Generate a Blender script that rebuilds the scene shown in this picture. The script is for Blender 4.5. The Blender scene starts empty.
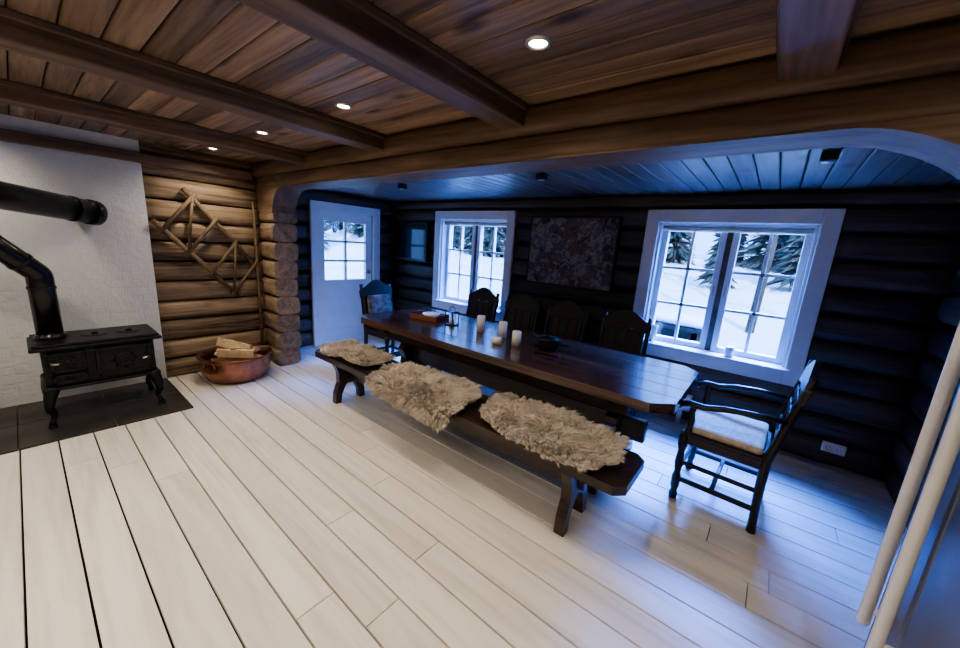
import bpy, bmesh, math, random
from mathutils import Vector, Matrix, noise, kdtree
random.seed(7)
sc = bpy.context.scene
R = random.random
def U(a,b): return a+(b-a)*random.random()

# ---------------------------------------------------------------- materials
def newmat(name):
    m=bpy.data.materials.new(name); m.use_nodes=True
    nt=m.node_tree; b=nt.nodes['Principled BSDF']
    return m,nt,b
def plain(name,col,rough=.5,metal=0,noise_amt=.12,nscale=12,bump=0,emit=None,es=0,coat=0):
    m,nt,b=newmat(name); N=nt.nodes; L=nt.links
    tc=N.new('ShaderNodeTexCoord'); nz=N.new('ShaderNodeTexNoise'); nz.inputs['Scale'].default_value=nscale; nz.inputs['Detail'].default_value=4
    L.new(tc.outputs['Object'],nz.inputs['Vector'])
    rp=N.new('ShaderNodeValToRGB')
    lo=[c*(1-noise_amt) for c in col]; hi=[min(1,c*(1+noise_amt)) for c in col]
    rp.color_ramp.elements[0].position=.3; rp.color_ramp.elements[1].position=.7
    rp.color_ramp.elements[0].color=(*lo,1); rp.color_ramp.elements[1].color=(*hi,1)
    L.new(nz.outputs['Fac'],rp.inputs['Fac']); L.new(rp.outputs['Color'],b.inputs['Base Color'])
    b.inputs['Roughness'].default_value=rough; b.inputs['Metallic'].default_value=metal
    b.inputs['Coat Weight'].default_value=coat
    if bump:
        bp=N.new('ShaderNodeBump'); bp.inputs['Strength'].default_value=bump; bp.inputs['Distance'].default_value=.01
        L.new(nz.outputs['Fac'],bp.inputs['Height']); L.new(bp.outputs['Normal'],b.inputs['Normal'])
    if emit:
        b.inputs['Emission Color'].default_value=(*emit,1); b.inputs['Emission Strength'].default_value=es
    return m
def wood(name,dark,light,axis='X',rough=.5,sc1=9,stretch=.06,bump=.3,var=.35,knots=0,coat=0,lo=.5,hi=.92):
    m,nt,b=newmat(name); N=nt.nodes; L=nt.links
    tc=N.new('ShaderNodeTexCoord'); geo=N.new('ShaderNodeNewGeometry')
    vm=N.new('ShaderNodeVectorMath'); vm.operation='ADD'
    mul=N.new('ShaderNodeVectorMath'); mul.operation='SCALE'; mul.inputs[0].default_value=(13.7,9.1,17.3)
    L.new(geo.outputs['Random Per Island'],mul.inputs['Scale'])
    L.new(tc.outputs['Object'],vm.inputs[0]); L.new(mul.outputs[0],vm.inputs[1])
    mp=N.new('ShaderNodeMapping'); s=[1,1,1]; s['XYZ'.index(axis)]=stretch; mp.inputs['Scale'].default_value=s
    L.new(vm.outputs[0],mp.inputs['Vector'])
    n1=N.new('ShaderNodeTexNoise'); n1.inputs['Scale'].default_value=sc1; n1.inputs['Detail'].default_value=8; n1.inputs['Roughness'].default_value=.65; n1.inputs['Distortion'].default_value=1.2
    L.new(mp.outputs[0],n1.inputs['Vector'])
    n2=N.new('ShaderNodeTexNoise'); n2.inputs['Scale'].default_value=sc1*6; n2.inputs['Detail'].default_value=4
    L.new(mp.outputs[0],n2.inputs['Vector'])
    mx=N.new('ShaderNodeMath'); mx.operation='MULTIPLY_ADD'; mx.inputs[1].default_value=.45
    L.new(n2.outputs['Fac'],mx.inputs[0]); L.new(n1.outputs['Fac'],mx.inputs[2])
    rp=N.new('ShaderNodeValToRGB'); e=rp.color_ramp.elements
    e[0].position=lo; e[0].color=(*dark,1); e[1].position=hi; e[1].color=(*light,1)
    L.new(mx.outputs[0],rp.inputs['Fac'])
    hv=N.new('ShaderNodeHueSaturation')
    mr=N.new('ShaderNodeMapRange'); mr.inputs['To Min'].default_value=1-var; mr.inputs['To Max'].default_value=1+var
    L.new(geo.outputs['Random Per Island'],mr.inputs['Value']); L.new(mr.outputs[0],hv.inputs['Value'])
    L.new(rp.outputs['Color'],hv.inputs['Color'])
    out=hv.outputs['Color']
    if knots:
        mp2=N.new('ShaderNodeMapping'); s2=[1,1,1]; s2['XYZ'.index(axis)]=.42; mp2.inputs['Scale'].default_value=s2
        L.new(vm.outputs[0],mp2.inputs['Vector'])
        vo=N.new('ShaderNodeTexVoronoi'); vo.inputs['Scale'].default_value=knots; L.new(mp2.outputs[0],vo.inputs['Vector'])
        kr=N.new('ShaderNodeValToRGB'); kr.color_ramp.elements[0].position=.07; kr.color_ramp.elements[0].color=(.18,.14,.12,1)
        kr.color_ramp.elements[1].position=.2; kr.color_ramp.elements[1].color=(1,1,1,1)
        L.new(vo.outputs['Distance'],kr.inputs['Fac'])
        mm=N.new('ShaderNodeMixRGB'); mm.blend_type='MULTIPLY'; mm.inputs['Fac'].default_value=.85
        L.new(out,mm.inputs[1]); L.new(kr.outputs['Color'],mm.inputs[2]); out=mm.outputs[0]
    L.new(out,b.inputs['Base Color'])
    b.inputs['Roughness'].default_value=rough; b.inputs['Coat Weight'].default_value=coat; b.inputs['Coat Roughness'].default_value=.12
    bp=N.new('ShaderNodeBump'); bp.inputs['Strength'].default_value=bump; bp.inputs['Distance'].default_value=.006
    L.new(mx.outputs[0],bp.inputs['Height']); L.new(bp.outputs['Normal'],b.inputs['Normal'])
    return m

M_floor=wood('white_painted_boards',(.58,.56,.52),(.78,.76,.72),'X',.44,6,.07,.15,.07,lo=.45,hi=.8)
M_under=plain('subfloor_dark',(.012,.010,.008),.95)
M_ceil=wood('ceiling_pine',(.075,.048,.032),(.33,.225,.145),'X',.55,9,.05,.2,.38,knots=5,lo=.52,hi=.88)
M_ceilY=wood('alcove_ceiling_pine',(.075,.062,.055),(.19,.165,.15),'Y',.38,7,.07,.15,.25,knots=5)
M_beam=wood('beam_wood',(.055,.035,.024),(.20,.13,.085),'Y',.6,8,.06,.5,.1)
M_header=wood('header_wood',(.060,.038,.026),(.23,.15,.096),'X',.6,8,.07,.5,.14)
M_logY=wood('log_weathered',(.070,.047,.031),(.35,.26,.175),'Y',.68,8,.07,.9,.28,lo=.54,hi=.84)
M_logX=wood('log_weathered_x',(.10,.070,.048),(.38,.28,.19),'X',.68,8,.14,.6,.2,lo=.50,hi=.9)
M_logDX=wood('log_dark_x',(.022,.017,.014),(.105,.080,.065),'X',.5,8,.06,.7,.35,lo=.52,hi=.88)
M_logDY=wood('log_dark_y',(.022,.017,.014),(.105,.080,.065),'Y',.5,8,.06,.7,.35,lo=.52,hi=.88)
M_white=plain('white_paint',(.82,.82,.82),.35,0,.03,8)
M_table=wood('table_lacquer',(.008,.005,.005),(.095,.05,.037),'X',.2,8,.04,.35,.5,coat=.45,lo=.55,hi=.85)
M_blackw=wood('black_wood',(.008,.006,.005),(.028,.018,.013),'X',.35,8,.2,.2,.2)
M_bench=wood('bench_dark',(.010,.006,.005),(.045,.026,.019),'X',.33,8,.06,.25,.2,coat=.2)
M_iron=plain('cast_iron',(.018,.018,.019),.42,.6,.4,40,.2)
M_pipe=plain('stove_pipe_enamel',(.008,.008,.009),.26,.2,.1,10)
M_copper=plain('copper',(.33,.16,.11),.36,1,.4,9,.2)
M_fire=wood('split_firewood',(.46,.32,.18),(.82,.66,.46),'X',.8,10,.1,.5,.15)
M_old=wood('weathered_wood',(.065,.043,.028),(.21,.145,.09),'Z',.7,10,.4,.5,.1)
M_slate=plain('slate_hearth',(.035,.033,.031),.4,0,.5,5,.3)
M_cand=plain('candle_wax',(.88,.88,.86),.5,0,.02)
M_skinbase=plain('sheep_hide',(.38,.33,.28),.9)
M_seat=plain('seat_fabric',(.56,.48,.36),.85,0,.25,40,.3)
M_pat=plain('patterned_cushion',(.16,.14,.13),.85,0,.8,16,.3)
M_leather=plain('dark_leather',(.02,.015,.013),.4,0,.3,20,.2)
M_panel=plain('black_glass',(.006,.010,.020),.10,0,.1)
M_lampmetal=plain('lamp_trim',(.6,.58,.55),.3,.8,.05)
M_bulb=plain('bulb_glow',(1,1,1),.4,0,0,5,0,(1,.9,.75),45)
M_dkmetal=plain('dark_fixture',(.03,.03,.035),.4,.4)
M_stone=plain('tray_redbrown',(.22,.08,.045),.6)
M_steel=plain('fridge_steel',(.22,.225,.24),.36,.85,.08,3)
M_gasket=plain('rubber_gasket',(.02,.02,.022),.7)

m,nt,b=newmat('window_glass'); M_glass=m; N=nt.nodes
N.remove(b); tr=N.new('ShaderNodeBsdfTransparent'); tr.inputs[0].default_value=(.93,.96,1,1)
gl=N.new('ShaderNodeBsdfGlossy'); gl.inputs['Roughness'].default_value=.02
mx=N.new('ShaderNodeMixShader'); mx.inputs[0].default_value=.05
nt.links.new(tr.outputs[0],mx.inputs[1]); nt.links.new(gl.outputs[0],mx.inputs[2]); nt.links.new(mx.outputs[0],N['Material Output'].inputs[0])

m,nt,b=newmat('white_plaster'); M_brick=m; N=nt.nodes;L=nt.links
tc=N.new('ShaderNodeTexCoord')
sx=N.new('ShaderNodeSeparateXYZ'); cx=N.new('ShaderNodeCombineXYZ'); L.new(tc.outputs['Object'],sx.inputs[0]); L.new(sx.outputs['Y'],cx.inputs['X']); L.new(sx.outputs['Z'],cx.inputs['Y'])
nz=N.new('ShaderNodeTexNoise'); nz.inputs['Scale'].default_value=16; nz.inputs['Detail'].default_value=10; nz.inputs['Roughness'].default_value=.65; L.new(tc.outputs['Object'],nz.inputs['Vector'])
dv=N.new('ShaderNodeVectorMath'); dv.operation='SCALE'; dv.inputs['Scale'].default_value=.06; L.new(nz.outputs['Color'],dv.inputs[0])
ad=N.new('ShaderNodeVectorMath'); ad.operation='ADD'; L.new(cx.outputs[0],ad.inputs[0]); L.new(dv.outputs[0],ad.inputs[1])
br=N.new('ShaderNodeTexBrick'); br.inputs['Scale'].default_value=1; br.inputs['Brick Width'].default_value=.235; br.inputs['Row Height'].default_value=.075; br.inputs['Mortar Size'].default_value=.012; br.inputs['Mortar Smooth'].default_value=1
L.new(ad.outputs[0],br.inputs['Vector'])
mu=N.new('ShaderNodeMath'); mu.operation='MULTIPLY'; mu.inputs[1].default_value=.08; L.new(br.outputs['Fac'],mu.inputs[0])
ma=N.new('ShaderNodeMath'); ma.operation='SUBTRACT'; L.new(nz.outputs['Fac'],ma.inputs[0]); L.new(mu.outputs[0],ma.inputs[1])
bp=N.new('ShaderNodeBump'); bp.inputs['Strength'].default_value=.9; bp.inputs['Distance'].default_value=.016; L.new(ma.outputs[0],bp.inputs['Height']); L.new(bp.outputs['Normal'],b.inputs['Normal'])
b.inputs['Base Color'].default_value=(.62,.65,.68,1); b.inputs['Roughness'].default_value=.85

m,nt,b=newmat('sheep_fleece'); M_fleece=m; N=nt.nodes;L=nt.links
geo=N.new('ShaderNodeNewGeometry'); tc=N.new('ShaderNodeTexCoord'); nz=N.new('ShaderNodeTexNoise'); nz.inputs['Scale'].default_value=7; L.new(tc.outputs['Object'],nz.inputs['Vector'])
av=N.new('ShaderNodeMath'); av.operation='MULTIPLY_ADD'; av.inputs[1].default_value=.4; L.new(geo.outputs['Random Per Island'],av.inputs[0])
sb=N.new('ShaderNodeMath'); sb.operation='SUBTRACT'; sb.inputs[1].default_value=.2; L.new(nz.outputs['Fac'],sb.inputs[0]); L.new(sb.outputs[0],av.inputs[2])
rp=N.new('ShaderNodeValToRGB'); rp.color_ramp.elements[0].position=.1; rp.color_ramp.elements[0].color=(.45,.40,.34,1); rp.color_ramp.elements[1].position=.9; rp.color_ramp.elements[1].color=(.84,.78,.70,1)
L.new(av.outputs[0],rp.inputs['Fac']); L.new(rp.outputs['Color'],b.inputs['Base Color']); b.inputs['Roughness'].default_value=.8

m,nt,b=newmat('painted_canvas'); M_art=m; N=nt.nodes;L=nt.links
tc=N.new('ShaderNodeTexCoord'); vo=N.new('ShaderNodeTexVoronoi'); vo.inputs['Scale'].default_value=8; vo.distance='CHEBYCHEV'
nz=N.new('ShaderNodeTexNoise'); nz.inputs['Scale'].default_value=12; nz.inputs['Detail'].default_value=10; nz.inputs['Distortion'].default_value=1
L.new(tc.outputs['Object'],nz.inputs['Vector'])
mxv=N.new('ShaderNodeMixRGB'); mxv.inputs[0].default_value=.06; L.new(tc.outputs['Object'],mxv.inputs[1]); L.new(nz.outputs['Color'],mxv.inputs[2]); L.new(mxv.outputs[0],vo.inputs['Vector'])
sp=N.new('ShaderNodeSeparateColor'); L.new(vo.outputs['Color'],sp.inputs[0])
mm=N.new('ShaderNodeMath'); mm.operation='MULTIPLY_ADD'; mm.inputs[1].default_value=.6; L.new(sp.outputs[0],mm.inputs[0])
m3=N.new('ShaderNodeMath'); m3.operation='MULTIPLY'; m3.inputs[1].default_value=.65; L.new(nz.outputs['Fac'],m3.inputs[0]); L.new(m3.outputs[0],mm.inputs[2])
rp=N.new('ShaderNodeValToRGB')
cols=[(.30,(.04,.04,.045)),(.40,(.22,.20,.19)),(.47,(.33,.30,.28)),(.54,(.05,.05,.055)),(.62,(.20,.09,.065)),(.70,(.12,.14,.17)),(.78,(.34,.31,.29)),(.84,(.17,.12,.09)),(.95,(.08,.10,.14))]
rp.color_ramp.elements[0].position=cols[0][0]; rp.color_ramp.elements[0].color=(*cols[0][1],1)
rp.color_ramp.elements[1].position=cols[-1][0]; rp.color_ramp.elements[1].color=(*cols[-1][1],1)
for p,c in cols[1:-1]:
    e=rp.color_ramp.elements.new(p); e.color=(*c,1)
L.new(mm.outputs[0],rp.inputs['Fac']); L.new(rp.outputs['Color'],b.inputs['Base Color']); b.inputs['Roughness'].default_value=.6

M_snow=plain('snow',(.82,.86,.92),.7,0,.06,1.2,.3)
m,nt,b=newmat('spruce_needles'); M_spruce=m; N=nt.nodes;L=nt.links
geo=N.new('ShaderNodeNewGeometry'); sx=N.new('ShaderNodeSeparateXYZ'); L.new(geo.outputs['Normal'],sx.inputs[0])
tc=N.new('ShaderNodeTexCoord'); nz=N.new('ShaderNodeTexNoise'); nz.inputs['Scale'].default_value=3.5; nz.inputs['Detail'].default_value=5; L.new(tc.outputs['Object'],nz.inputs['Vector'])
ab=N.new('ShaderNodeMath'); ab.operation='ABSOLUTE'; L.new(sx.outputs['Z'],ab.inputs[0])
mu=N.new('ShaderNodeMath'); mu.operation='MULTIPLY'; L.new(ab.outputs[0],mu.inputs[0]); L.new(nz.outputs['Fac'],mu.inputs[1])
rp=N.new('ShaderNodeValToRGB'); rp.color_ramp.elements[0].position=.32; rp.color_ramp.elements[0].color=(.035,.05,.05,1); rp.color_ramp.elements[1].position=.43; rp.color_ramp.elements[1].color=(.6,.66,.75,1)
L.new(mu.outputs[0],rp.inputs['Fac']); L.new(rp.outputs['Color'],b.inputs['Base Color']); b.inputs['Roughness'].default_value=.8
M_bark=plain('bark',(.06,.045,.035),.9,0,.4,6,.4)

# ---------------------------------------------------------------- builder
class B:
    def __init__(s): s.v=[];s.f=[];s.m=[];s.s=[];s.M=Matrix.Identity(4)
    def add(s,vs,fs,mi=0,smooth=False,M=None):
        o=len(s.v); T=s.M@M if M is not None else s.M
        s.v+= [tuple(T@Vector(v)) for v in vs]
        for i,f in enumerate(fs):
            s.f.append([o+k for k in f]); s.m.append(mi); s.s.append(smooth if not isinstance(smooth,list) else smooth[i])
    def box(s,lo,hi,mi=0,bev=0,M=None):
        x0,y0,z0=lo;x1,y1,z1=hi
        bm=bmesh.new(); bmesh.ops.create_cube(bm,size=1)
        for v in bm.verts: v.co=Vector(((x0+x1)/2+v.co.x*(x1-x0),(y0+y1)/2+v.co.y*(y1-y0),(z0+z1)/2+v.co.z*(z1-z0)))
        if bev: bmesh.ops.bevel(bm,geom=bm.edges[:],offset=bev,segments=2,affect='EDGES',profile=.5)
        bm.verts.index_update()
        s.add([v.co.copy() for v in bm.verts],[[v.index for v in f.verts] for f in bm.faces],mi,False,M); bm.free()
    def prism(s,poly,axis,d0,d1,mi=0,M=None):
        n=len(poly)
        def P(a,c,d):
            return (d,a,c) if axis=='X' else ((a,d,c) if axis=='Y' else (a,c,d))
        vs=[P(a,c,d0) for a,c in poly]+[P(a,c,d1) for a,c in poly]
        fs=[list(range(n)),list(range(2*n-1,n-1,-1))]+[[i,(i+1)%n,n+(i+1)%n,n+i] for i in range(n)]
        s.add(vs,fs,mi,False,M)
    def tube(s,pts,rad,n=12,mi=0,M=None,flat=1.0):
        pts=[Vector(p) for p in pts]
        if not isinstance(rad,(list,tuple)): rad=[rad]*len(pts)
        vs=[];fs=[];sm=[]; up=None
        for i,p in enumerate(pts):
            t=(pts[min(i+1,len(pts)-1)]-pts[max(i-1,0)]).normalized()
            if up is None:
                up=Vector((0,0,1)) if abs(t.z)<.9 else Vector((0,1,0))
            a=t.cross(up).normalized(); up=a.cross(t).normalized()
            for k in range(n):
                an=2*math.pi*k/n
                vs.append(p+(a*math.cos(an)+up*math.sin(an)*flat)*rad[i])
        for i in range(len(pts)-1):
            for k in range(n):
                fs.append([i*n+k,i*n+(k+1)%n,(i+1)*n+(k+1)%n,(i+1)*n+k]); sm.append(True)
        fs.append(list(range(n))[::-1]); sm.append(False)
        o=(len(pts)-1)*n; fs.append([o+k for k in range(n)]); sm.append(False)
        s.add(vs,fs,mi,sm,M)
    def lathe(s,prof,c=(0,0,0),n=24,mi=0,M=None):
        vs=[];fs=[]
        for r,z in prof:
            for k in range(n):
                a=2*math.pi*k/n; vs.append((c[0]+r*math.cos(a),c[1]+r*math.sin(a),c[2]+z))
        for i in range(len(prof)-1):
            for k in range(n): fs.append([i*n+k,i*n+(k+1)%n,(i+1)*n+(k+1)%n,(i+1)*n+k])
        s.add(vs,fs,mi,True,M)
    def log(s,axis,a0,a1,c1,c2,r1,r2,mi=0,seg=28,ex=4.2,amp=.006):
        nl=max(2,int(abs(a1-a0)/.16)); vs=[];fs=[];sm=[]; off=R()*100
        for i in range(nl+1):
            a=a0+(a1-a0)*i/nl
            w=noise.noise(Vector((a*.8,off,0)))*amp*1.2
            for k in range(seg):
                t=2*math.pi*k/seg; ct,st=math.cos(t),math.sin(t)
                d=(abs(ct)**ex+abs(st)**ex)**(-1/ex)
                j=1+noise.noise(Vector((a*2.2,off+ct,st)))*amp*9
                p=c1+r1*d*ct*j; q=c2+r2*d*st+w
                vs.append((a,p,q) if axis=='X' else (p,a,q))
        for i in range(nl):
            for k in range(seg):
                fs.append([i*seg+k,i*seg+(k+1)%seg,(i+1)*seg+(k+1)%seg,(i+1)*seg+k]); sm.append(True)
        fs.append(list(range(seg))[::-1]); sm.append(False); fs.append([nl*seg+k for k in range(seg)]); sm.append(False)
        s.add(vs,fs,mi,sm)
    def obj(s,name,mats,loc=None,rz=0,fix=True):
        me=bpy.data.meshes.new(name); me.from_pydata(s.v,[],s.f)
        for mt in mats: me.materials.append(mt)
        me.polygons.foreach_set('material_index',s.m); me.polygons.foreach_set('use_smooth',s.s); me.update()
        if fix:
            bm=bmesh.new(); bm.from_mesh(me); bmesh.ops.recalc_face_normals(bm,faces=bm.faces[:]); bm.to_mesh(me); bm.free()
        o=bpy.data.objects.new(name,me); sc.collection.objects.link(o)
        if loc: o.location=loc
        o.rotation_euler[2]=rz
        return o

# ---------------------------------------------------------------- room dims
XL=-4.72; XLA=-4.97; XR=2.3; YB=-2.4; YH0=1.75; YH1=2.0; YW=3.9; XA=.95
ZC=2.26; ZB=2.17; ZA=2.13; ZHB=2.0
b=B()
y=YB; w=.172
while y<YW+.05:
    xs=XL if y<YH1 else XLA
    x=xs-U(0,2.5)
    while x<XR:
        x1=x+U(2.2,4.2)
        a=max(x,xs-.02); c=min(x1,XR)
        if c-a>.05: b.box((a+.002,y+.0040,-.025),(c-.002,y+w-.0040,0),0,.0025)
        x=x1
    y+=w
b.box((XLA-.1,YB-.1,-.09),(XR+.1,YW+.3,-.03),1)
b.obj('floor',[M_floor,M_under])
b=B(); y=YB; w=.118
while y<YH0+.1:
    x=XL-.05
    while x<XR:
        x1=x+random.choice([1.17,2.34,3.51])
        b.box((x+.0008,y+.002,ZC),(min(x1,XR+.1)-.0008,y+w-.002,ZC+.02),0,.008)
        x=x1
    y+=w
b.box((XL-.1,YB-.1,ZC+.02),(XR+.1,YH1,ZC+.1),1)
b.obj('ceiling',[M_ceil,M_under])
b=B(); x=XLA-.05; w=.12
while x<XA+.05:
    b.box((x+.002,YH1-.02,ZA),(x+w-.002,YW+.15,ZA+.02),0,.008); x+=w
b.box((XLA-.1,YH1-.02,ZA+.02),(XA+.2,YW+.3,ZA+.1),1)
b.obj('ceiling_alcove',[M_ceilY,M_under])
for xr in (-4.66,-3.46,-2.30,-1.14,.03,1.2):
    b=B(); b.box((xr-.15,YB,ZB-.012),(xr,YH0-.0,ZC),0,.008)
    b.box((xr-.165,YB,ZC-.03),(xr+.015,YH0,ZC),0,.006)
    b.obj('ceiling_beam',[M_beam])
def arc_pts(cx,cz,r,a0,a1,n=10):
    return [(cx+r*math.cos(a0+(a1-a0)*i/n),cz+r*math.sin(a0+(a1-a0)*i/n)) for i in range(n+1)]
b=B()
XO0=-4.3; XO1=.575; RL=.26; RR=.50
poly=[(XLA,ZC),(XLA,ZHB-RL-.05),(XO0,ZHB-RL-.05)]
poly+=arc_pts(XO0+RL,ZHB-RL,RL,math.pi,math.pi/2)
poly+=arc_pts(XO1-RR,ZHB-RR,RR,math.pi/2,0,16)
poly+=[(XO1,ZHB-RR-.05),(XR,ZHB-RR-.05),(XR,ZC)]
b.prism(poly,'Y',YH0,YH1,0)
b.log('X',XL,XR,YH0+.02,ZHB+.19,.07,.068,0,24,3.2,.004)
b.log('X',XO0+.15,XO1-.1,YH0+.03,ZHB+.065,.05,.058,0,24,4,.004)
b.obj('trim_header_beam',[M_header])
b=B(); h=.205; z=0
while z<ZHB-.3:
    dx=U(-.03,.03); z1=min(z+h,ZHB-.25)
    b.log('X',XLA+.02,XO0+dx,(YH0+YH1)/2,(z+z1)/2,.128,(z1-z)/2-.002,0,32,4.5); z=z1
b.obj('wall_partition_left',[M_logX])
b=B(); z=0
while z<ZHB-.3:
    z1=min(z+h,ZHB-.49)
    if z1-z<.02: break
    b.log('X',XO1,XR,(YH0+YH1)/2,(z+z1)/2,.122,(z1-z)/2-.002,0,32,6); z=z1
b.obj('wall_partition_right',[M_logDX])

def logs_with_holes(b,axis,a0,a1,cd,rd,z0,z1,holes,h=.205,mi=0):
    z=z0
    while z<z1-.02:
        zz=min(z+h*U(.93,1.07),z1)
        if z1-zz<.06: zz=z1
        segs=[(a0,a1)]
        for (h0,h1,hz0,hz1) in holes:
            if zz>hz0+.03 and z<hz1-.03:
                ns=[]
                for s0,s1 in segs:
                    if h1<=s0 or h0>=s1: ns.append((s0,s1)); continue
                    if h0-s0>.03: ns.append((s0,h0))
                    if s1-h1>.03: ns.append((h1,s1))
                segs=ns
        for s0,s1 in segs: b.log(axis,s0,s1,cd+U(-.008,.008),(z+zz)/2,rd,(zz-z)/2-.004,mi)
        z=zz
def backing(b,axis,a0,a1,d0,d1,z0,z1,holes,mi):
    cuts=sorted(set([a0,a1]+[h for H in holes for h in H[:2]]))
    for i in range(len(cuts)-1):
        s0,s1=cuts[i],cuts[i+1]; mid=(s0+s1)/2; hh=[H for H in holes if H[0]<mid<H[1]]
        rs=[(z0,z1)] if not hh else [(z0,hh[0][2]),(hh[0][3],z1)]
        for r0,r1 in rs:
            if r1-r0<.01: continue
            if axis=='X': b.box((s0,d0,r0),(s1,d1,r1),mi)
            else: b.box((d0,s0,r0),(d1,s1,r1),mi)
TW=.115
W1=(-3.96,-2.58); W2=(-1.06,.31); WZ=(.59,1.985)
def hole(W): return (W[0]+TW,W[1]-TW,WZ[0]+TW,WZ[1]-TW)
H=[hole(W1),hole(W2)]
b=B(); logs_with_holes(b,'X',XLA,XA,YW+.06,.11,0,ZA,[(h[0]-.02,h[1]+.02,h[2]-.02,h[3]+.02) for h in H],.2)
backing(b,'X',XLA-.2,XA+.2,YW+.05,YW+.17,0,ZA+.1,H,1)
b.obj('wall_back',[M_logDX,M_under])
DY=(2.45,3.54); DZ=1.98; DT=.11
DH=(DY[0]+DT,DY[1]-DT,0,DZ-DT)
b=B(); logs_with_holes(b,'Y',.76,YH0+.02,XL-.05,.11,0,ZC-.02,[],.205)
b.box((XL-.17,YB,0),(XL-.02,YH0+.1,ZC),1)
b.obj('wall_left',[M_logY,M_under])
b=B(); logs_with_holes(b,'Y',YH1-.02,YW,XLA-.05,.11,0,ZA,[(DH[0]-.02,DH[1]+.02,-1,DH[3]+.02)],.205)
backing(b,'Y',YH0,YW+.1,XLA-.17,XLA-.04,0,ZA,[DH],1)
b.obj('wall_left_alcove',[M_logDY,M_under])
b=B(); b.box((XL-.03,YB,0),(XL+.08,.79,ZC),0); b.obj('wall_chimney',[M_brick])
b=B(); logs_with_holes(b,'Y',YH1,YW,XA+.06,.11,0,ZA,[],.205); b.box((XA+.05,YH1,0),(XA+.17,YW+.2,ZA+.1),1); b.obj('wall_right_alcove',[M_logDY,M_under])
b=B(); logs_with_holes(b,'Y',YB,YH0,XR+.06,.11,0,ZC,[],.205); b.box((XR+.05,YB,0),(XR+.17,YH1,ZC),1); b.obj('wall_right',[M_logY,M_under])
b=B(); logs_with_holes(b,'X',XL,XR,YB-.06,.11,0,ZC,[],.205); b.box((XL,YB-.17,0),(XR,YB-.05,ZC),1); b.obj('wall_front',[M_logX,M_under])
b=B(); 
for i in range(5):
    for j in range(2):
        b.box((XL+.08+j*.46+.002,-1.6+i*.478,0.0),(XL+.08+(j+1)*.46-.002,-1.6+(i+1)*.478-.004,.016),0,.004)
b.obj('slate_hearth',[M_slate])

def window(name,W):
    b=B(); x0,x1=W; z0,z1=WZ; yf=YW-.08; yb=YW-.035
    b.box((x0,yf,z0),(x0+TW,yb,z1),0,.006); b.box((x1-TW,yf,z0),(x1,yb,z1),0,.006)
    b.box((x0+TW,yf,z1-TW),(x1-TW,yb,z1),0,.006); b.box((x0+TW,yf,z0),(x1-TW,yb,z0+TW),0,.006)
    ix0,ix1,iz0,iz1=x0+TW,x1-TW,z0+TW,z1-TW
    t=.02; ye=YW+.17
    b.box((ix0,yb-.01,iz0),(ix0+t,ye,iz1),0); b.box((ix1-t,yb-.01,iz0),(ix1,ye,iz1),0)
    b.box((ix0,yb-.01,iz1-t),(ix1,ye,iz1),0); b.box((ix0-.03,yf-.05,iz0-.005),(ix1+.03,ye,iz0+t),0,.005)
    b.tube([(ix0+.03,YW+.0,iz1-.05),(ix1-.03,YW+.0,iz1-.05)],.022,12,3)
    a0,a1,c0,c1=ix0+t,ix1-t,iz0+t,iz1-t; ya,yc=YW+.05,YW+.11; mid=(a0+a1)/2
    b.box((mid-.022,ya,c0),(mid+.022,yc,c1),2,.004)
    for s0,s1 in ((a0,mid-.022),(mid+.022,a1)):
        f=.05
        b.box((s0,ya-.01,c0),(s0+f,yc,c1),0,.004); b.box((s1-f,ya-.01,c0),(s1,yc,c1),0,.004)
        b.box((s0+f,ya-.01,c0),(s1-f,yc,c0+f),0,.004); b.box((s0+f,ya-.01,c1-f),(s1-f,yc,c1),0,.004)
        mm=(s0+s1)/2; b.box((mm-.012,ya+.005,c0+f),(mm+.012,yc-.01,c1-f),0)
        for k in (1,2):
            zz=c0+f+(c1-c0-2*f)*k/3; b.box((s0+f,ya+.005,zz-.012),(s1-f,yc-.01,zz+.012),0)
        b.box((s0+f,ya+.03,c0+f),(s1-f,ya+.033,c1-f),1)
        hx=s1-f/2 if s1<mid else s0+f/2
        b.box((hx-.008,ya-.03,(c0+c1)/2-.05),(hx+.008,ya-.01,(c0+c1)/2+.04),4,.003)
    b.obj(name,[M_white,M_glass,M_beam,M_fire,M_lampmetal])
window('window_1',W1); window('window_2',W2)
b=B(); xf=XLA+.105; xb=XLA+.06
b.box((xb,DY[0],0),(xf,DY[0]+DT,DZ),0,.006); b.box((xb,DY[1]-DT,0),(xf,DY[1],DZ),0,.006); b.box((xb,DY[0]+DT,DZ-DT),(xf,DY[1]-DT,DZ),0,.006)
l0,l1=DH[0]+.005,DH[1]-.005; X0,X1=XLA-.01,XLA+.04; gz0,gz1=.92,1.74; s=.10
b.box((X0,l0,.01),(X1,l0+s,DZ-DT),0,.003); b.box((X0,l1-s,.01),(X1,l1,DZ-DT),0,.003)
b.box((X0,l0+s,gz1),(X1,l1-s,DZ-DT),0); b.box((X0,l0+s,.01),(X1,l1-s,.2),0)
mid=(l0+l1)/2; hw=(l1-l0)/2-s
pl=[(l0+s,gz0),(l0+s,.70)]+[(mid-hw+2*hw*i/12,.70+.09*math.sin(math.pi*i/12)) for i in range(13)]+[(l1-s,gz0)]
b.prism(pl,'X',X0,X1,0)
b.box((X0+.012,l0+s,.2),(X1-.012,l1-s,.85),0)
b.box((X0+.006,mid-.015,gz0),(X1-.006,mid+.015,gz1),0)
for k in (1,2): 
    zz=gz0+(gz1-gz0)*k/3; b.box((X0+.006,l0+s,zz-.014),(X1-.006,l1-s,zz+.014),0)
b.box((X0+.02,l0+s,gz0),(X0+.023,l1-s,gz1),1)
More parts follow.
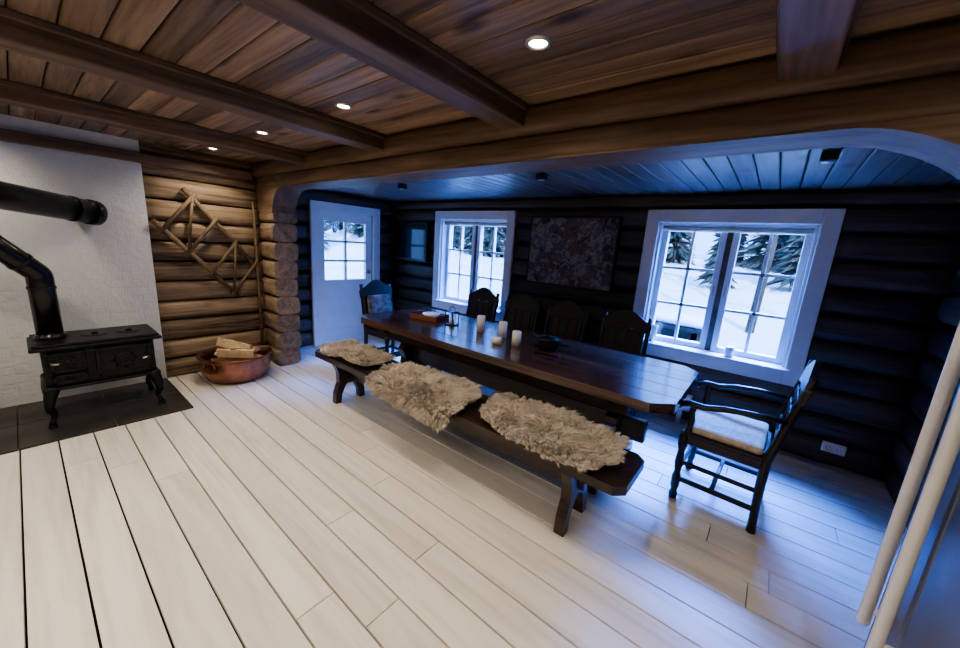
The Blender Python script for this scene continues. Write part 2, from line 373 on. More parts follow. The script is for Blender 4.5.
b.tube([(X1,l1-.05,1.02),(X1+.05,l1-.05,1.02),(X1+.055,l1-.16,1.02)],.009,8,2)
b.lathe([(0,0),(.025,0),(.025,.006),(0,.006)],(0,0,0),12,2,Matrix.Translation((X1,l1-.05,1.02))@Matrix.Rotation(math.pi/2,4,'Y'))
b.obj('door_1',[M_white,M_glass,M_lampmetal])
b=B(); b.box((XL+.02,YB,2.07),(XL+.12,YH0-.06,ZB-.012),0,.008); b.obj('trim_1',[M_beam])

# ---------------------------------------------------------------- stove + pipes
b=B()
x0,x1,y0,y1=-4.38,-3.99,.0,.62
b.box((x0,y0,.31),(x1,y1,.60),0,.01)
b.box((x0-.03,y0-.05,.60),(x1+.05,y1+.05,.625),0,.008)
b.box((x0-.02,y0-.035,.625),(x1+.035,y1+.035,.645),0,.006)
b.box((x0-.015,y0-.02,.29),(x1+.03,y1+.02,.315),0,.008)
for cy in (.30,.50):
    b.lathe([(0,.004),(.075,.004),(.08,.002),(.08,0)],(-4.18,cy,.645),24,0); b.lathe([(.02,.01),(.022,0)],(-4.18,cy,.648),10,0)
def relief(ya,yb,za,zb):
    b.box((x1,ya,za),(x1+.016,yb,zb),0,.004)
    f=.022
    b.box((x1+.012,ya,za),(x1+.026,ya+f,zb),0,.004); b.box((x1+.012,yb-f,za),(x1+.026,yb,zb),0,.004)
    b.box((x1+.012,ya,za),(x1+.026,yb,za+f),0,.004); b.box((x1+.012,ya,zb-f),(x1+.026,yb,zb),0,.004)
relief(.27,.59,.345,.575); relief(.035,.22,.42,.575); relief(.035,.22,.335,.405)
RX=Matrix.Rotation(math.pi/2,4,'Y')
for (cy,cz,r) in ((.43,.46,.06),(.1275,.50,.04),(.1275,.37,.02)):
    T=Matrix.Translation((x1+.014,cy,cz))@RX
    b.lathe([(r,0),(r*.95,.008),(r*.7,.01),(r*.6,.004),(r*.35,.004),(r*.2,.012),(0,.014)],(0,0,0),20,0,T)
    for k in range(8):
        a=k*math.pi/4; b.tube([(x1+.018,cy+math.cos(a)*r*.9,cz+math.sin(a)*r*.9),(x1+.018,cy+math.cos(a)*r*1.3,cz+math.sin(a)*r*1.3)],.006,6,0)
b.tube([(x1+.02,.57,.46),(x1+.05,.57,.46),(x1+.06,.53,.46)],.008,8,1)
b.tube([(x1+.02,.045,.5),(x1+.05,.045,.5),(x1+.06,.08,.5)],.008,8,1)
b.tube([(x1+.07,y0+.02,.575),(x1+.07,y1-.02,.575)],.006,8,0)
for yy in (y0+.03,y1-.03): b.tube([(x1+.02,yy,.575),(x1+.07,yy,.575)],.006,6,0)
for lx,sx_ in ((x0+.03,-1),(x1-.01,1)):
    for ly,sy in ((y0+.03,-1),(y1-.03,1)):
        pts=[];rr=[]
        for i in range(13):
            t=i/12; z=.28*(1-t)+.032
            o=.035*math.sin(t*math.pi*.9)*(1 if t<.6 else .6)+(.03*max(0,t-.75)*4)
            pts.append((lx+sx_*o*.7,ly+sy*o*.9,z)); rr.append(.034*(1-t)**1.3+.013+.010*max(0,t-.85)*6)
        b.tube(pts,rr,10,0)
        b.lathe([(0,0),(.026,0),(.026,.008),(0,.02)],(pts[-1][0],pts[-1][1],.0165),12,0)
b.obj('wood_stove',[M_iron,M_lampmetal])
def bez(p0,p1,p2,n=6): return [Vector(p0).lerp(Vector(p1),i/n).lerp(Vector(p1).lerp(Vector(p2),i/n),i/n) for i in range(n+1)]
b=B()
pA=Vector((-4.2,.07,.655)); pE=Vector((-4.2,.07,1.13)); pJ=Vector((-3.90,-.42,1.72)); pW=Vector((-4.63,.45,1.60))
d2=(pJ-pE).normalized()
b.tube([pA]+bez(pE-Vector((0,0,.03)),pE,pE+d2*.03)+[pJ],.070,20,0)
b.lathe([(.085,0),(.085,.02),(.070,.025),(.070,.05)],(pA.x,pA.y,.652),20,0)
for q in (.12,): b.tube([pE+d2*q,pE+d2*(q+.02)],.075,20,0)
b.tube([pE-Vector((0,0,.11)),pE-Vector((0,0,.09))],.075,20,0)
d3=(pW-pJ).normalized()
b.tube([pJ-d3*.12,pJ,pW],.096,28,0)
b.tube([pW-d3*.20,pW-d3*.17],.101,28,0)
b.tube([pW-d3*.06,pW-d3*.0],.104,28,0)
b.obj('stove_pipe',[M_pipe])

# ---------------------------------------------------------------- copper cauldron w/ firewood
b=B(); KX,KY=-4.28,1.31
b.lathe([(0,.005),(.20,.005),(.27,.03),(.305,.09),(.31,.16),(.30,.22),(.315,.255),(.335,.262),(.335,.272),(.305,.27),(.292,.225),(.298,.16),(.29,.09),(.255,.04),(.19,.02),(0,.02)],(KX,KY,0),40,0)
for a in (math.radians(-60),math.radians(120)):
    cx,cy=KX+.31*math.cos(a),KY+.31*math.sin(a); tx,ty=-math.sin(a),math.cos(a); nx,ny=math.cos(a),math.sin(a)
    b.tube([(cx+tx*.07*math.cos(t)+nx*.03,cy+ty*.07*math.cos(t)+ny*.03,.2+.06*math.sin(t)) for t in [math.pi*i/10 for i in range(11)]],.009,8,0)
for k in range(11):
    M=Matrix.Translation((KX+U(-.10,.10),KY+U(-.08,.12),.12+.024*k))@Matrix.Rotation(U(-.5,.5)+1.1,4,'Z')@Matrix.Rotation(U(-.22,.22),4,'Y')@Matrix.Rotation(U(0,6),4,'X')
    r=U(.04,.055)
    b.prism([(r*math.cos(a),r*math.sin(a)) for a in (0,.5,1.0,3.3)],'X',-.17,.17,1,M)
b.obj('copper_cauldron',[M_copper,M_fire])
b=B()
XD=XL+.11; o_=.05
A=Vector((XD,1.08+o_,1.82));Bq=Vector((XD,1.60+o_,1.16));C=Vector((XD,1.38+o_,.86));D=Vector((XD,.83+o_,1.50))
for p,q in ((A,Bq),(D,C)):
    d=(q-p).normalized(); b.tube([p-d*.10,p+(q-p)*.5+Vector((0,.008,.008)),q+d*.06],.024,8,0)
for t in (0,.33,.66,1):
    p=A.lerp(Bq,t);q=D.lerp(C,t); d=(q-p).normalized(); b.tube([p-d*.05+Vector((.02,0,0)),q+d*.05+Vector((.02,0,0))],.018,8,0)
b.tube([A.lerp(Bq,.0)+Vector((.03,0,0)),D.lerp(C,.33)+Vector((.03,0,0))],.013,8,0)
b.tube([A.lerp(Bq,.66)+Vector((.03,0,0)),D.lerp(C,1)+Vector((.03,0,0))],.013,8,0)
b.obj('wooden_rack_wall_hanging',[M_old])
b=B(); b.tube([(-4.585,1.685,0.0),(-4.59,1.68,1.0),(-4.595,1.675,1.85)],[.015,.014,.012],10,0); b.obj('wooden_pole',[M_old])

# ---------------------------------------------------------------- table
TX0,TX1,TY0,TY1=-3.28,-.30,2.08,3.06; TZ=.76
b=B(); ch=.11; n=5; pw=(TY1-TY0)/n
for i in range(n):
    ya,yb=TY0+i*pw+.0035,TY0+(i+1)*pw-.0035
    if i==0: pl=[(TX0+ch,ya),(TX1-ch,ya),(TX1,ya+ch*.9),(TX1,yb),(TX0,yb),(TX0,ya+ch*.9)]
    elif i==n-1: pl=[(TX0,ya),(TX1,ya),(TX1,yb-ch*.9),(TX1-ch,yb),(TX0+ch,yb),(TX0,yb-ch*.9)]
    else: pl=[(TX0,ya),(TX1,ya),(TX1,yb),(TX0,yb)]
    b.prism(pl,'Z',TZ-.058,TZ,0)
for xx in (TX0+.35,TX1-.40):
    cy=(TY0+TY1)/2
    b.box((xx-.05,TY0+.08,TZ-.12),(xx+.05,TY1-.08,TZ-.058),1,.008)
    half=[(.0,.08),(.10,.08),(.30,.045),(.36,.0),(.40,.0),(.40,.05),(.34,.11),(.20,.15),(.15,.22),(.13,.33),(.17,.42),(.12,.50),(.20,.57),(.34,.60),(.38,.64)]
    pl=[(cy+a,c) for a,c in half]+[(cy-a,c) for a,c in half[::-1][:-1]]
    b.prism(pl,'X',xx-.04,xx+.04,1)
b.box((TX0+.2,(TY0+TY1)/2-.03,.28),(TX1-.2,(TY0+TY1)/2+.03,.44),1,.01)
b.box((TX0+.25,TY0+.12,TZ-.17),(TX1-.25,TY0+.15,TZ-.058),1,.006); b.box((TX0+.25,TY1-.17,TZ-.16),(TX1-.25,TY1-.14,TZ-.058),1,.006)
b.obj('dining_table',[M_table,M_bench])
def bench(name,bx0,bx1,by0,by1):
    b=B(); bz=.46; m=(by0+by1)/2
    for i in range(2):
        ya,yb=(by0,m-.002) if i==0 else (m+.002,by1)
        c=.05
        if i==0: pl=[(bx0+c,ya),(bx1-c,ya),(bx1,ya+c),(bx1,yb),(bx0,yb),(bx0,ya+c)]
        else: pl=[(bx0,ya),(bx1,ya),(bx1,yb-c),(bx1-c,yb),(bx0+c,yb),(bx0,yb-c)]
        b.prism(pl,'Z',bz-.05,bz,0)
    for xx in (bx0+.30,bx1-.31):
        half=[(0,.20),(.05,.17),(.09,.08),(.10,0),(.155,0),(.15,.10),(.115,.20),(.12,.30),(.15,.37),(.155,.41)]
        pl=[(m+a,c) for a,c in half]+[(m-a,c) for a,c in half[::-1][:-1]]
        b.prism(pl,'X',xx-.03,xx+.03,0)
        s=1 if xx<(bx0+bx1)/2 else -1
        b.prism([(xx+s*.03,.41),(xx+s*.22,.41),(xx+s*.17,.375),(xx+s*.08,.33),(xx+s*.05,.25),(xx+s*.03,.18)],'Y',m-.02,m+.02,0)
    b.box((bx0+.25,m-.018,.23),(bx1-.25,m+.018,.33),0,.006)
    b.obj(name,[M_bench])
bench('wooden_bench',-3.32,-.37,1.65,2.05)

# ---------------------------------------------------------------- sheepskins
def sheepskin(name,cx,cy,ax,ay,ytop0,ytop1,ztop,seed,nst=30000,hair=.04):
    rnd=random.Random(seed)
    def outline(a):
        ca,sa=abs(math.cos(a)),abs(math.sin(a))
        r=.93*(ca**2.8+sa**2.8)**(-1/2.8)+.04*math.sin(2*a+seed)+.04*math.sin(3*a+seed*2)+.03*math.sin(7*a+seed*3)
        for la in (.75,2.45,3.85,5.5): 
            d=(a-la+math.pi)%(2*math.pi)-math.pi; r+=.10*math.exp(-(d/.2)**2)
        return r
    def surf(x,y):
        z=ztop+.008; 
        lump=.026*noise.noise(Vector((x*8,y*8,seed)))+.028
        if y<ytop0:
            d=ytop0-y; th=min(d/.04,1.45)
            return Vector((x,ytop0-.035*math.sin(th)-.01-lump*.7,z-.02*(1-math.cos(th))-max(0,d-.05)*.97+lump*max(0,1-d/.05)))
        if y>ytop1:
            d=y-ytop1; th=min(d/.04,1.45)
            return Vector((x,ytop1+.035*math.sin(th)+.01+lump*.7,z-.02*(1-math.cos(th))-max(0,d-.05)*.97+lump*max(0,1-d/.05)))
        return Vector((x,y,z+lump))
    def nrm(x,y):
        e=.01; a=surf(x+e,y)-surf(x-e,y); c=surf(x,y+e)-surf(x,y-e); return a.cross(c).normalized()
    vs=[];fs=[];nr,na=14,56
    for i in range(nr+1):
        for k in range(na):
            a=2*math.pi*k/na; r=outline(a)*i/nr*.97
            vs.append(surf(cx+ax*r*math.cos(a),cy+ay*r*math.sin(a)))
    for i in range(nr):
        for k in range(na): fs.append([i*na+k,i*na+(k+1)%na,(i+1)*na+(k+1)%na,(i+1)*na+k])
    mi=[0]*len(fs)
    ncl=int(nst/26); cl=[]; kd=kdtree.KDTree(ncl)
    def samp():
        a=rnd.uniform(0,2*math.pi); r=math.sqrt(rnd.random())*outline(a)
        return cx+ax*r*math.cos(a),cy+ay*r*math.sin(a)
    for i in range(ncl):
        x,y=samp(); n=nrm(x,y); 
        fl=noise.noise(Vector((x*8,y*8,seed+5)))*4
        out=Vector((x-cx,(y-cy)*1.5,0)); out=out.normalized() if out.length>0 else out
        dirr=Vector((math.cos(fl),math.sin(fl),0))*.45+out*.4+Vector((0,0,-.1))
        tip=n*(hair*rnd.uniform(.45,.75))+dirr*hair*rnd.uniform(.4,1)+Vector((rnd.uniform(-1,1),rnd.uniform(-1,1),0))*hair*.35
        cl.append((surf(x,y),tip)); kd.insert((x,y,0),i)
    kd.balance()
    for s_ in range(nst):
        x,y=samp(); p=surf(x,y); _,ci,_=kd.find((x,y,0)); cp,ct=cl[ci]
        tip=cp.lerp(p,.42)+ct*rnd.uniform(.7,1.2)+Vector((rnd.gauss(0,1),rnd.gauss(0,1),rnd.gauss(0,.6)))*hair*.12
        n=nrm(x,y); midp=p.lerp(tip,.5)+n*hair*.24
        side=(tip-p).cross(Vector((rnd.uniform(-1,1),rnd.uniform(-1,1),1))).normalized()*.0014
        o=len(vs); q1=p.lerp(midp,.6)+n*hair*.1
        vs+=[p-side,p+side,q1-side*1.2,q1+side*1.2,midp-side,midp+side,tip]
        fs+=[[o,o+1,o+3,o+2],[o+2,o+3,o+5,o+4],[o+4,o+5,o+6]]; mi+=[1,1,1]
    me=bpy.data.meshes.new(name); me.from_pydata([tuple(v) for v in vs],[],fs); me.materials.append(M_skinbase); me.materials.append(M_fleece)
    me.polygons.foreach_set('material_index',mi); me.polygons.foreach_set('use_smooth',[True]*len(fs)); me.update()
    o=bpy.data.objects.new(name,me); sc.collection.objects.link(o); return o
sheepskin('sheepskin',-2.88,1.84,.40,.21,1.65,2.05,.462,1,28000,.045)
sheepskin('sheepskin',-1.89,1.77,.47,.28,1.65,2.05,.462,2,50000,.055)
sheepskin('sheepskin',-.91,1.86,.48,.24,1.65,2.05,.462,3,52000,.055)

# ---------------------------------------------------------------- chairs
def chair(name,loc,rz,arm=False,seatmat=None,cushion=False):
    b=B(); w=.46 if not arm else .52; hw=w/2; d=.44; sz=.46
    def back(z):
        return -d/2-.0 - max(0,(z-sz))*.20 - .03*max(0,(.3-z))
    for sx_ in (-1,1):
        x=sx_*(hw-.022)
        b.tube([(x,back(z),z) for z in (0,.1,.3,.46,.6,.75,.9,.99)],[.024,.022,.024,.026,.022,.02,.02,.018],8,0)
        xf=x; yf=d/2-.022
        b.lathe([(.0,0),(.022,0),(.026,.03),(.018,.06),(.026,.09),(.026,.16),(.018,.19),(.027,.26),(.019,.34),(.027,.38),(.027,.45),(0,.45)],(xf,yf,0),14,0)
        b.box((x-.012,-d/2,.40),(x+.012,d/2-.03,.455),0,.004)
        b.box((x-.01,-d/2,.13),(x+.01,d/2-.03,.16),0,.004)
        b.box((x-.01,-d/2,.25),(x+.01,d/2-.03,.275),0,.004)
        if arm:
            b.lathe([(.02,0),(.016,.05),(.022,.10),(.014,.15),(.02,.21)],(xf,yf-.02,.46),12,0)
            xa=x+sx_*.01
            pts=[(xa,back(.72)+.01,.72),(xa+sx_*.015,-.10,.715),(xa+sx_*.02,.02,.70),(xa+sx_*.02,.12,.675),(xa+sx_*.015,.20,.675),(xa+sx_*.01,.245,.655),(xa+sx_*.01,.255,.63)]
            b.tube(pts,[.02,.024,.027,.027,.03,.028,.018],10,0,None,.7)
    b.box((-hw+.02,d/2-.035,.40),(hw-.02,d/2-.01,.455),0,.004); b.box((-hw+.02,-d/2-.01,.40),(hw-.02,-d/2+.012,.455),0,.004)
    b.box((-hw+.02,d/2-.03,.17),(hw-.02,d/2-.012,.21),0,.004); b.box((-hw+.02,-d/2-.01,.15),(hw-.02,-d/2+.01,.18),0,.004)
    b.box((-hw+.02,-.012,.135),(hw-.02,.012,.16),0,.004)
    b.box((-hw+.008,-d/2-.005,.455),(hw-.008,d/2,.475),0,.006)
    b.box((-hw+.025,-d/2+.02,.472),(hw-.025,d/2-.01,.525),1,.022)
    sh=Matrix.Translation((0,back(.46),.46))@Matrix.Rotation(math.atan(.20),4,'X')
    b.box((-hw+.03,-.010,.10),(hw-.03,.012,.16),0,.004,sh)
    if arm:
        for zz in (.24,.33): b.box((-hw+.03,-.008,zz),(hw-.03,.010,zz+.045),0,.004,sh)
        for xx in (-.07,.07): b.box((xx-.02,-.006,.16),(xx+.02,.008,.42),0,.003,sh)
    else:
        b.box((-hw+.05,-.006,.155),(hw-.05,.008,.42),0,.003,sh)
        for xx in (-.10,0,.10): b.box((xx-.035,.006,.18),(xx+.035,.016,.40),0,.006,sh)
    cr=[(-hw,.38),(-hw-.004,.46),(-hw+.02,.495),(-hw+.06,.505),(-hw+.10,.53),(-.08,.565),(-.04,.583),(0,.588),(.04,.583),(.08,.565),(hw-.10,.53),(hw-.06,.505),(hw-.02,.495),(hw+.004,.46),(hw,.38),(hw-.06,.40),(.06,.425),(0,.41),(-.06,.425),(-hw+.06,.40)]
    b.prism(cr,'Y',-.014,.016,0,sh)
    if cushion: b.box((-hw+.06,.02,.07),(hw-.06,.07,.40),2,.025,sh)
    return b.obj(name,[M_blackw,seatmat or M_leather,M_pat],loc,rz)
for i,x in enumerate((-2.78,-2.20,-1.64,-1.03)):
    chair('dining_chair',(x,3.26,0),math.pi)
chair('dining_chair',(-3.56,2.76,0),-math.pi/2,False,None,True)
chair('armchair',(-.06,2.76,0),math.pi/2-.04,True,M_seat)

# ---------------------------------------------------------------- wall things
b=B(); x0,x1,z0,z1=-2.34,-1.30,1.15,1.92; y=YW-.08
b.box((x0,y,z0),(x1,YW-.055,z1),1); b.box((x0+.015,y-.012,z0+.015),(x1-.015,y+.002,z1-.015),0)
for lo,hi in (((x0,y-.02,z0),(x0+.02,y,z1)),((x1-.02,y-.02,z0),(x1,y,z1)),((x0,y-.02,z0),(x1,y,z0+.02)),((x0,y-.02,z1-.02),(x1,y,z1))): b.box(lo,hi,1,.003)
b.obj('wall_painting',[M_art,M_blackw])
b=B(); x0,x1,z0,z1=-4.80,-4.08,1.24,1.82
b.box((x0,YW-.12,z0),(x1,YW-.06,z1),0,.008); b.box((x0+.03,YW-.124,z0+.04),(x1-.03,YW-.118,z1-.03),1)
b.obj('wall_mounted_tv',[M_blackw,M_panel])
b=B(); x0=.53; b.box((x0,YW-.072,.13),(x0+.14,YW-.05,.21),0,.004)
for k in (0,1): b.lathe([(0,0),(.024,0),(.024,.006),(.018,.006),(.018,.001),(0,.001)],(0,0,0),16,0,Matrix.Translation((x0+.037+.066*k,YW-.072,.17))@Matrix.Rotation(math.pi/2,4,'X'))
for k in (0,1): 
    for s in (-1,1): b.box((x0+.037+.066*k+s*.009-.003,YW-.076,.167),(x0+.037+.066*k+s*.009+.003,YW-.0715,.173),1)
b.obj('power_socket',[M_white,M_dkmetal])
b=B(); b.box((-1.0,YW-.13,.14),(-.40,YW-.075,.30),0,.01)
for i in range(14): b.box((-.97+i*.039,YW-.133,.27),(-.95+i*.039,YW-.128,.285),1)
b.box((-.93,YW-.12,.0),(-.89,YW-.09,.14),0); b.box((-.50,YW-.12,.0),(-.46,YW-.09,.14),0)
b.obj('panel_heater',[M_white,M_dkmetal])

# ---------------------------------------------------------------- refrigerator at the right, front facing the room
b=B(); F=.475; ya,yb=.92,1.695
b.box((F+.055,ya,.05),(F+.68,yb,1.84),0,.01)
b.box((F+.045,ya+.01,.06),(F+.06,yb-.01,1.83),1)
ym=1.475
b.box((F,ym+.004,.06),(F+.048,yb,1.84),0,.014); b.box((F,ya,.06),(F+.048,ym-.004,1.84),0,.014)
b.box((F+.09,ya+.02,.0),(F+.64,yb-.02,.05),1)
for hy in (ym+.085,ym-.055):
    b.tube([(F,hy,.50),(F-.05,hy,.50)],.011,12,2)
    b.tube([(F,hy,1.66),(F-.05,hy,1.66)],.011,12,2)
    b.tube([(F-.055,hy,.44),(F-.055,hy,.443),(F-.055,hy,.45),(F-.055,hy,1.71),(F-.055,hy,1.72)],[.008,.013,.016,.016,.010],16,2)
b.obj('refrigerator',[M_steel,M_gasket,M_white])

# ---------------------------------------------------------------- table items
def candle(x,y,z,r,h,name='wax_candle'):
    b=B(); b.lathe([(0,0),(r,0),(r,h-.004),(r-.004,h),(r*.6,h-.006),(0,h-.008)],(x,y,z+.001),20,0); b.tube([(x,y,z+h-.01),(x+.002,y,z+h+.012)],.0015,6,1)
    b.obj(name,[M_cand,M_blackw])
candle(-2.05,2.62,TZ,.038,.15); candle(-1.80,2.62,TZ,.038,.14); candle(-1.70,2.40,TZ,.04,.05); candle(-1.56,2.48,TZ,.038,.12)
candle(-.20,YW-.05,WZ[0]+TW+.021,.034,.09)
b=B(); b.lathe([(0,0),(.03,0),(.04,.02),(.045,.08),(.05,.14),(.052,.16),(.046,.16),(.04,.1),(.03,.03),(0,.02)],(-.86,YW-.03,WZ[0]+TW+.021),20,0); b.obj('ceramic_vase',[M_seat])
b=B(); T=Matrix.Translation((-2.74,2.62,TZ))@Matrix.Rotation(.2,4,'Z')
b.box((-.17,-.12,0),(.17,.12,.015),0,.005,T)
for lo,hi in (((-.17,-.12,.01),(.17,-.105,.05)),((-.17,.105,.01),(.17,.12,.05)),((-.17,-.12,.01),(-.155,.12,.06)),((.155,-.12,.01),(.17,.12,.06))): b.box(lo,hi,0,.004,T)
b.lathe([(0,.02),(.05,.02),(.09,.06),(.095,.06),(.05,.015)],(0.02,0,0),20,1,T)
b.obj('wooden_tray',[M_stone,M_white])
b=B(); c=(-2.40,2.60,TZ)
b.box((c[0]-.05,c[1]-.05,TZ),(c[0]+.05,c[1]+.05,TZ+.012),1,.003); b.box((c[0]-.05,c[1]-.05,TZ+.13),(c[0]+.05,c[1]+.05,TZ+.14),1,.003)
for dx in (-.045,.045):
    for dy in (-.045,.045): b.box((c[0]+dx-.004,c[1]+dy-.004,TZ+.01),(c[0]+dx+.004,c[1]+dy+.004,TZ+.13),1)
b.lathe([(0,0),(.025,0),(.025,.06),(0,.06)],(c[0],c[1],TZ+.012),16,0)
b.tube([(c[0]+.04*math.cos(t),c[1],TZ+.14+.045*math.sin(t)) for t in [math.pi*i/10 for i in range(11)]],.003,6,1)
b.obj('metal_lantern',[M_cand,M_dkmetal])
b=B(); c=(-1.34,2.60,TZ)
b.lathe([(0,.0),(.07,.0),(.11,.03),(.115,.06),(.10,.085),(.105,.09),(.06,.105),(.015,.112),(.012,.125),(.018,.135),(0,.14)],c,24,0)
b.tube([(c[0]+.09,c[1],.06+TZ),(c[0]+.19,c[1]-.03,.075+TZ)],.011,8,0); b.tube([(c[0]-.09,c[1],.06+TZ),(c[0]-.13,c[1],.09+TZ),(c[0]-.15,c[1],.10+TZ)],.012,8,0)
b.obj('cast_iron_pot',[M_iron])

# ---------------------------------------------------------------- ceiling spots
def spot(x,y,energy,z=ZC):
    e=bpy.data.objects.new('ceiling_spotlight',None); sc.collection.objects.link(e); e.location=(x,y,z)
    b=B(); b.lathe([(.046,.004),(.046,-.006),(.034,-.008),(.031,.0)],(0,0,0),24,0); b.lathe([(.032,-.002),(0,-.002)],(0,0,0),24,1)
    o=b.obj('spot_ring',[M_lampmetal,M_bulb],None,0,False); o.parent=e
    l=bpy.data.lights.new('spot_lamp','SPOT'); l.energy=energy; l.color=(1,.84,.65); l.spot_size=math.radians(150); l.spot_blend=.9; l.shadow_soft_size=.035
    lo=bpy.data.objects.new('spot_lamp',l); sc.collection.objects.link(lo); lo.parent=e; lo.location=(0,0,-.03)
for x in (-4.25,-3.15,-2.05,-.80,.5,1.7): spot(x,1.24,31 if x<0 else 14)
for x in (-4.25,-3.15,-2.05,-.80,.5,1.7): spot(x,-.35,39)
for x in (-3.7,-2.05,-.80,.5): spot(x,-1.7,39)
for x in (-3.27,-1.57,.1):
    b=B(); b.box((x-.035,2.62,ZA-.05),(x+.035,2.69,ZA),0,.006); b.lathe([(0,-.002),(.025,-.002),(.025,.0)],(x,2.655,ZA-.05),16,1); b.obj('alcove_spotlight',[M_dkmetal,M_lampmetal])

# ---------------------------------------------------------------- outside
def terr(x,y):
    h=-.30+.25*noise.noise(Vector((x*.22,y*.22,3)))+.16*noise.noise(Vector((x*.8,y*.8,1)))
    h+=.085*max(0,y-7.5)
    h+=.06*max(0,-x-9)
    return h
b=B(); vs=[];fs=[]; nx,ny=130,100
for j in range(ny+1):
    for i in range(nx+1):
        x=-34+52*i/nx; y=-6+40*j/ny
        z=terr(x,y)
        if x>-5.6 and y<4.6: z=-.6
        vs.append((x,y,z))
for j in range(ny):
    for i in range(nx): fs.append([j*(nx+1)+i,j*(nx+1)+i+1,(j+1)*(nx+1)+i+1,(j+1)*(nx+1)+i])
b.add(vs,fs,0,True); b.obj('snow_ground',[M_snow],None,0,False)
def spruce_mesh(seed,h):
    rnd=random.Random(seed); b=B(); b.tube([(0,0,-.3),(0,0,h*.95)],[.12*h/7,.02],8,1)
    nt=int(h*5)
    for t in range(nt):
        z=.7+(h-.7)*t/nt; rr=(h-z)*.18+.10
        nb=20
        for k in range(nb):
            a=2*math.pi*(k+rnd.random()*.9)/nb; L=rr*rnd.uniform(.5,1.25); wd=L*.11
            dx,dy=math.cos(a),math.sin(a); px,py=-dy,dx; dr=L*rnd.uniform(.15,.6)
            vs=[(0,0,z+.12),(dx*L*.5+px*wd,dy*L*.5+py*wd,z-dr*.45-.05),(dx*L*.5,dy*L*.5,z-dr*.25+.05),(dx*L*.5-px*wd,dy*L*.5-py*wd,z-dr*.45-.05),(dx*L,dy*L,z-dr)]
            b.add(vs,[[0,1,2],[0,2,3],[1,4,2],[2,4,3]],0,False)
    return b.obj('spruce_tree',[M_spruce,M_bark],None,0,False)
protos=[spruce_mesh(s,h) for s,h in ((1,7),(2,5.5),(3,9))]
rnd=random.Random(5); first=[True]*3
spots=[]
for k in range(70): spots.append((rnd.uniform(-30,10),rnd.uniform(16.5,28)))
for k in range(14): spots.append((rnd.uniform(-31,-19),rnd.uniform(0,12)))
for k,(x,y) in enumerate(spots):
    i=k%3
    if first[i]: o=protos[i]; first[i]=False
    else: o=bpy.data.objects.new('spruce_tree',protos[i].data); sc.collection.objects.link(o)
    o.location=(x,y,terr(x,y)-.1); o.rotation_euler[2]=rnd.uniform(0,6); s_=rnd.uniform(.7,1.1); o.scale=(s_,s_,s_)
b=B(); gx,gy=-1.35,6.6; gz=-.25
for dx in (-.55,.55):
    for dy in (-.3,.3): b.box((gx+dx-.04,gy+dy-.04,gz-.3),(gx+dx+.04,gy+dy+.04,gz+.72),0,.005)
b.box((gx-.7,gy-.42,gz+.72),(gx+.7,gy+.42,gz+.78),0,.006); b.box((gx-.6,gy-.34,gz+.55),(gx+.6,gy-.30,gz+.72),0)
b.box((gx-.75,gy-.75,gz+.40),(gx+.75,gy-.5,gz+.45),0); 
for dx in (-.6,.6): b.box((gx+dx-.04,gy-.66,gz-.3),(gx+dx+.04,gy-.58,gz+.40),0)
b.log('X',gx-.68,gx+.68,gy,gz+.86,.40,.12,1,20,2.6,.02)
b.obj('snow_covered_garden_table',[M_bark,M_snow])
for (x,y) in ((-.25,10.5),(1.3,11.5),(-6.2,10.8),(-8.3,12)):
    b=B(); z=terr(x,y); b.tube([(x,y,z-.2),(x+.06,y,z+2),(x-.03,y+.05,z+4),(x+.1,y,z+7)],[.09,.08,.06,.03],10,0)
    rb=random.Random(int(x*10))
    for k in range(14):
        zz=z+1.4+k*.38; a=rb.uniform(0,6.28); L=rb.uniform(.6,1.3)
        b.tube([(x+.03,y,zz),(x+math.cos(a)*L*.5,y+math.sin(a)*L*.5,zz+.3*L),(x+math.cos(a)*L,y+math.sin(a)*L,zz+.75*L)],[.025,.015,.006],6,0)
    b.obj('bare_tree',[M_bark])
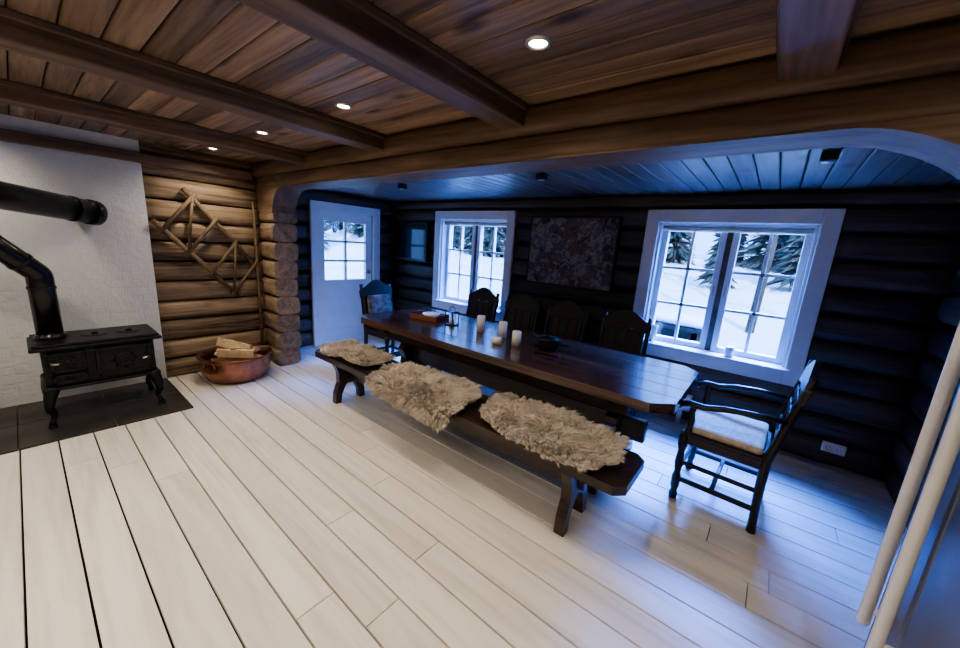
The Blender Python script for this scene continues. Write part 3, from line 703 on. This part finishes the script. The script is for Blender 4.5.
for k,(x,y,r) in enumerate(((.1,5.9,.45),(.75,6.8,.7),(-3.3,7.0,.6))):
    bm=bmesh.new(); bmesh.ops.create_icosphere(bm,subdivisions=4,radius=r)
    for v in bm.verts: v.co*=1+.18*noise.noise(v.co*2+Vector((k,0,0))); v.co.z*=.5
    me=bpy.data.meshes.new('snow_mound'); bm.to_mesh(me); bm.free(); me.materials.append(M_snow); me.polygons.foreach_set('use_smooth',[True]*len(me.polygons))
    o=bpy.data.objects.new('snow_mound',me); sc.collection.objects.link(o); o.location=(x,y,terr(x,y)+.05)

w=bpy.data.worlds.new('World'); sc.world=w; w.use_nodes=True
bg=w.node_tree.nodes['Background']; bg.inputs[0].default_value=(.20,.44,1,1); bg.inputs[1].default_value=5.5
def area(name,loc,target,size,sy,energy,col,spread=110):
    l=bpy.data.lights.new(name,'AREA'); l.shape='RECTANGLE'; l.size=size; l.size_y=sy; l.energy=energy; l.color=col; l.spread=math.radians(spread)
    o=bpy.data.objects.new(name,l); sc.collection.objects.link(o); o.location=loc
    o.rotation_euler=(Vector(target)-Vector(loc)).to_track_quat('-Z','Y').to_euler()
area('added_daylight_1',(-.2,5.5,3.2),(-.3,3.4,.7),2.0,1.2,1500,(.07,.24,1))  # unseen lamp added outside above the window, boosts blue daylight in the alcove
area('added_daylight_2',(-3.3,5.5,3.2),(-3.2,3.4,.7),2.0,1.2,1050,(.07,.24,1))  # same added boost lamp for the left window
sl=bpy.data.lights.new('sun','SUN'); sl.energy=9; sl.angle=.02; sl.color=(.62,.80,1)
so=bpy.data.objects.new('sun',sl); sc.collection.objects.link(so)
so.rotation_euler=Vector((-.55,.75,-.62)).to_track_quat('-Z','Y').to_euler()
sc.view_settings.look='AgX - Medium High Contrast'
sc.view_settings.exposure=.08

cam=bpy.data.cameras.new('camera'); co=bpy.data.objects.new('camera',cam); sc.collection.objects.link(co)
cam.sensor_width=36; cam.lens=365/960*36; cam.clip_start=.05
X=Vector((.775,.628,.0656)); Y=Vector((-.183,.124,.975)); X.normalize(); Z=X.cross(Y).normalized(); Y=Z.cross(X)
m=Matrix((X,Y,Z)).transposed().to_4x4(); m.translation=(0,0,1.55); co.matrix_world=m
sc.camera=co
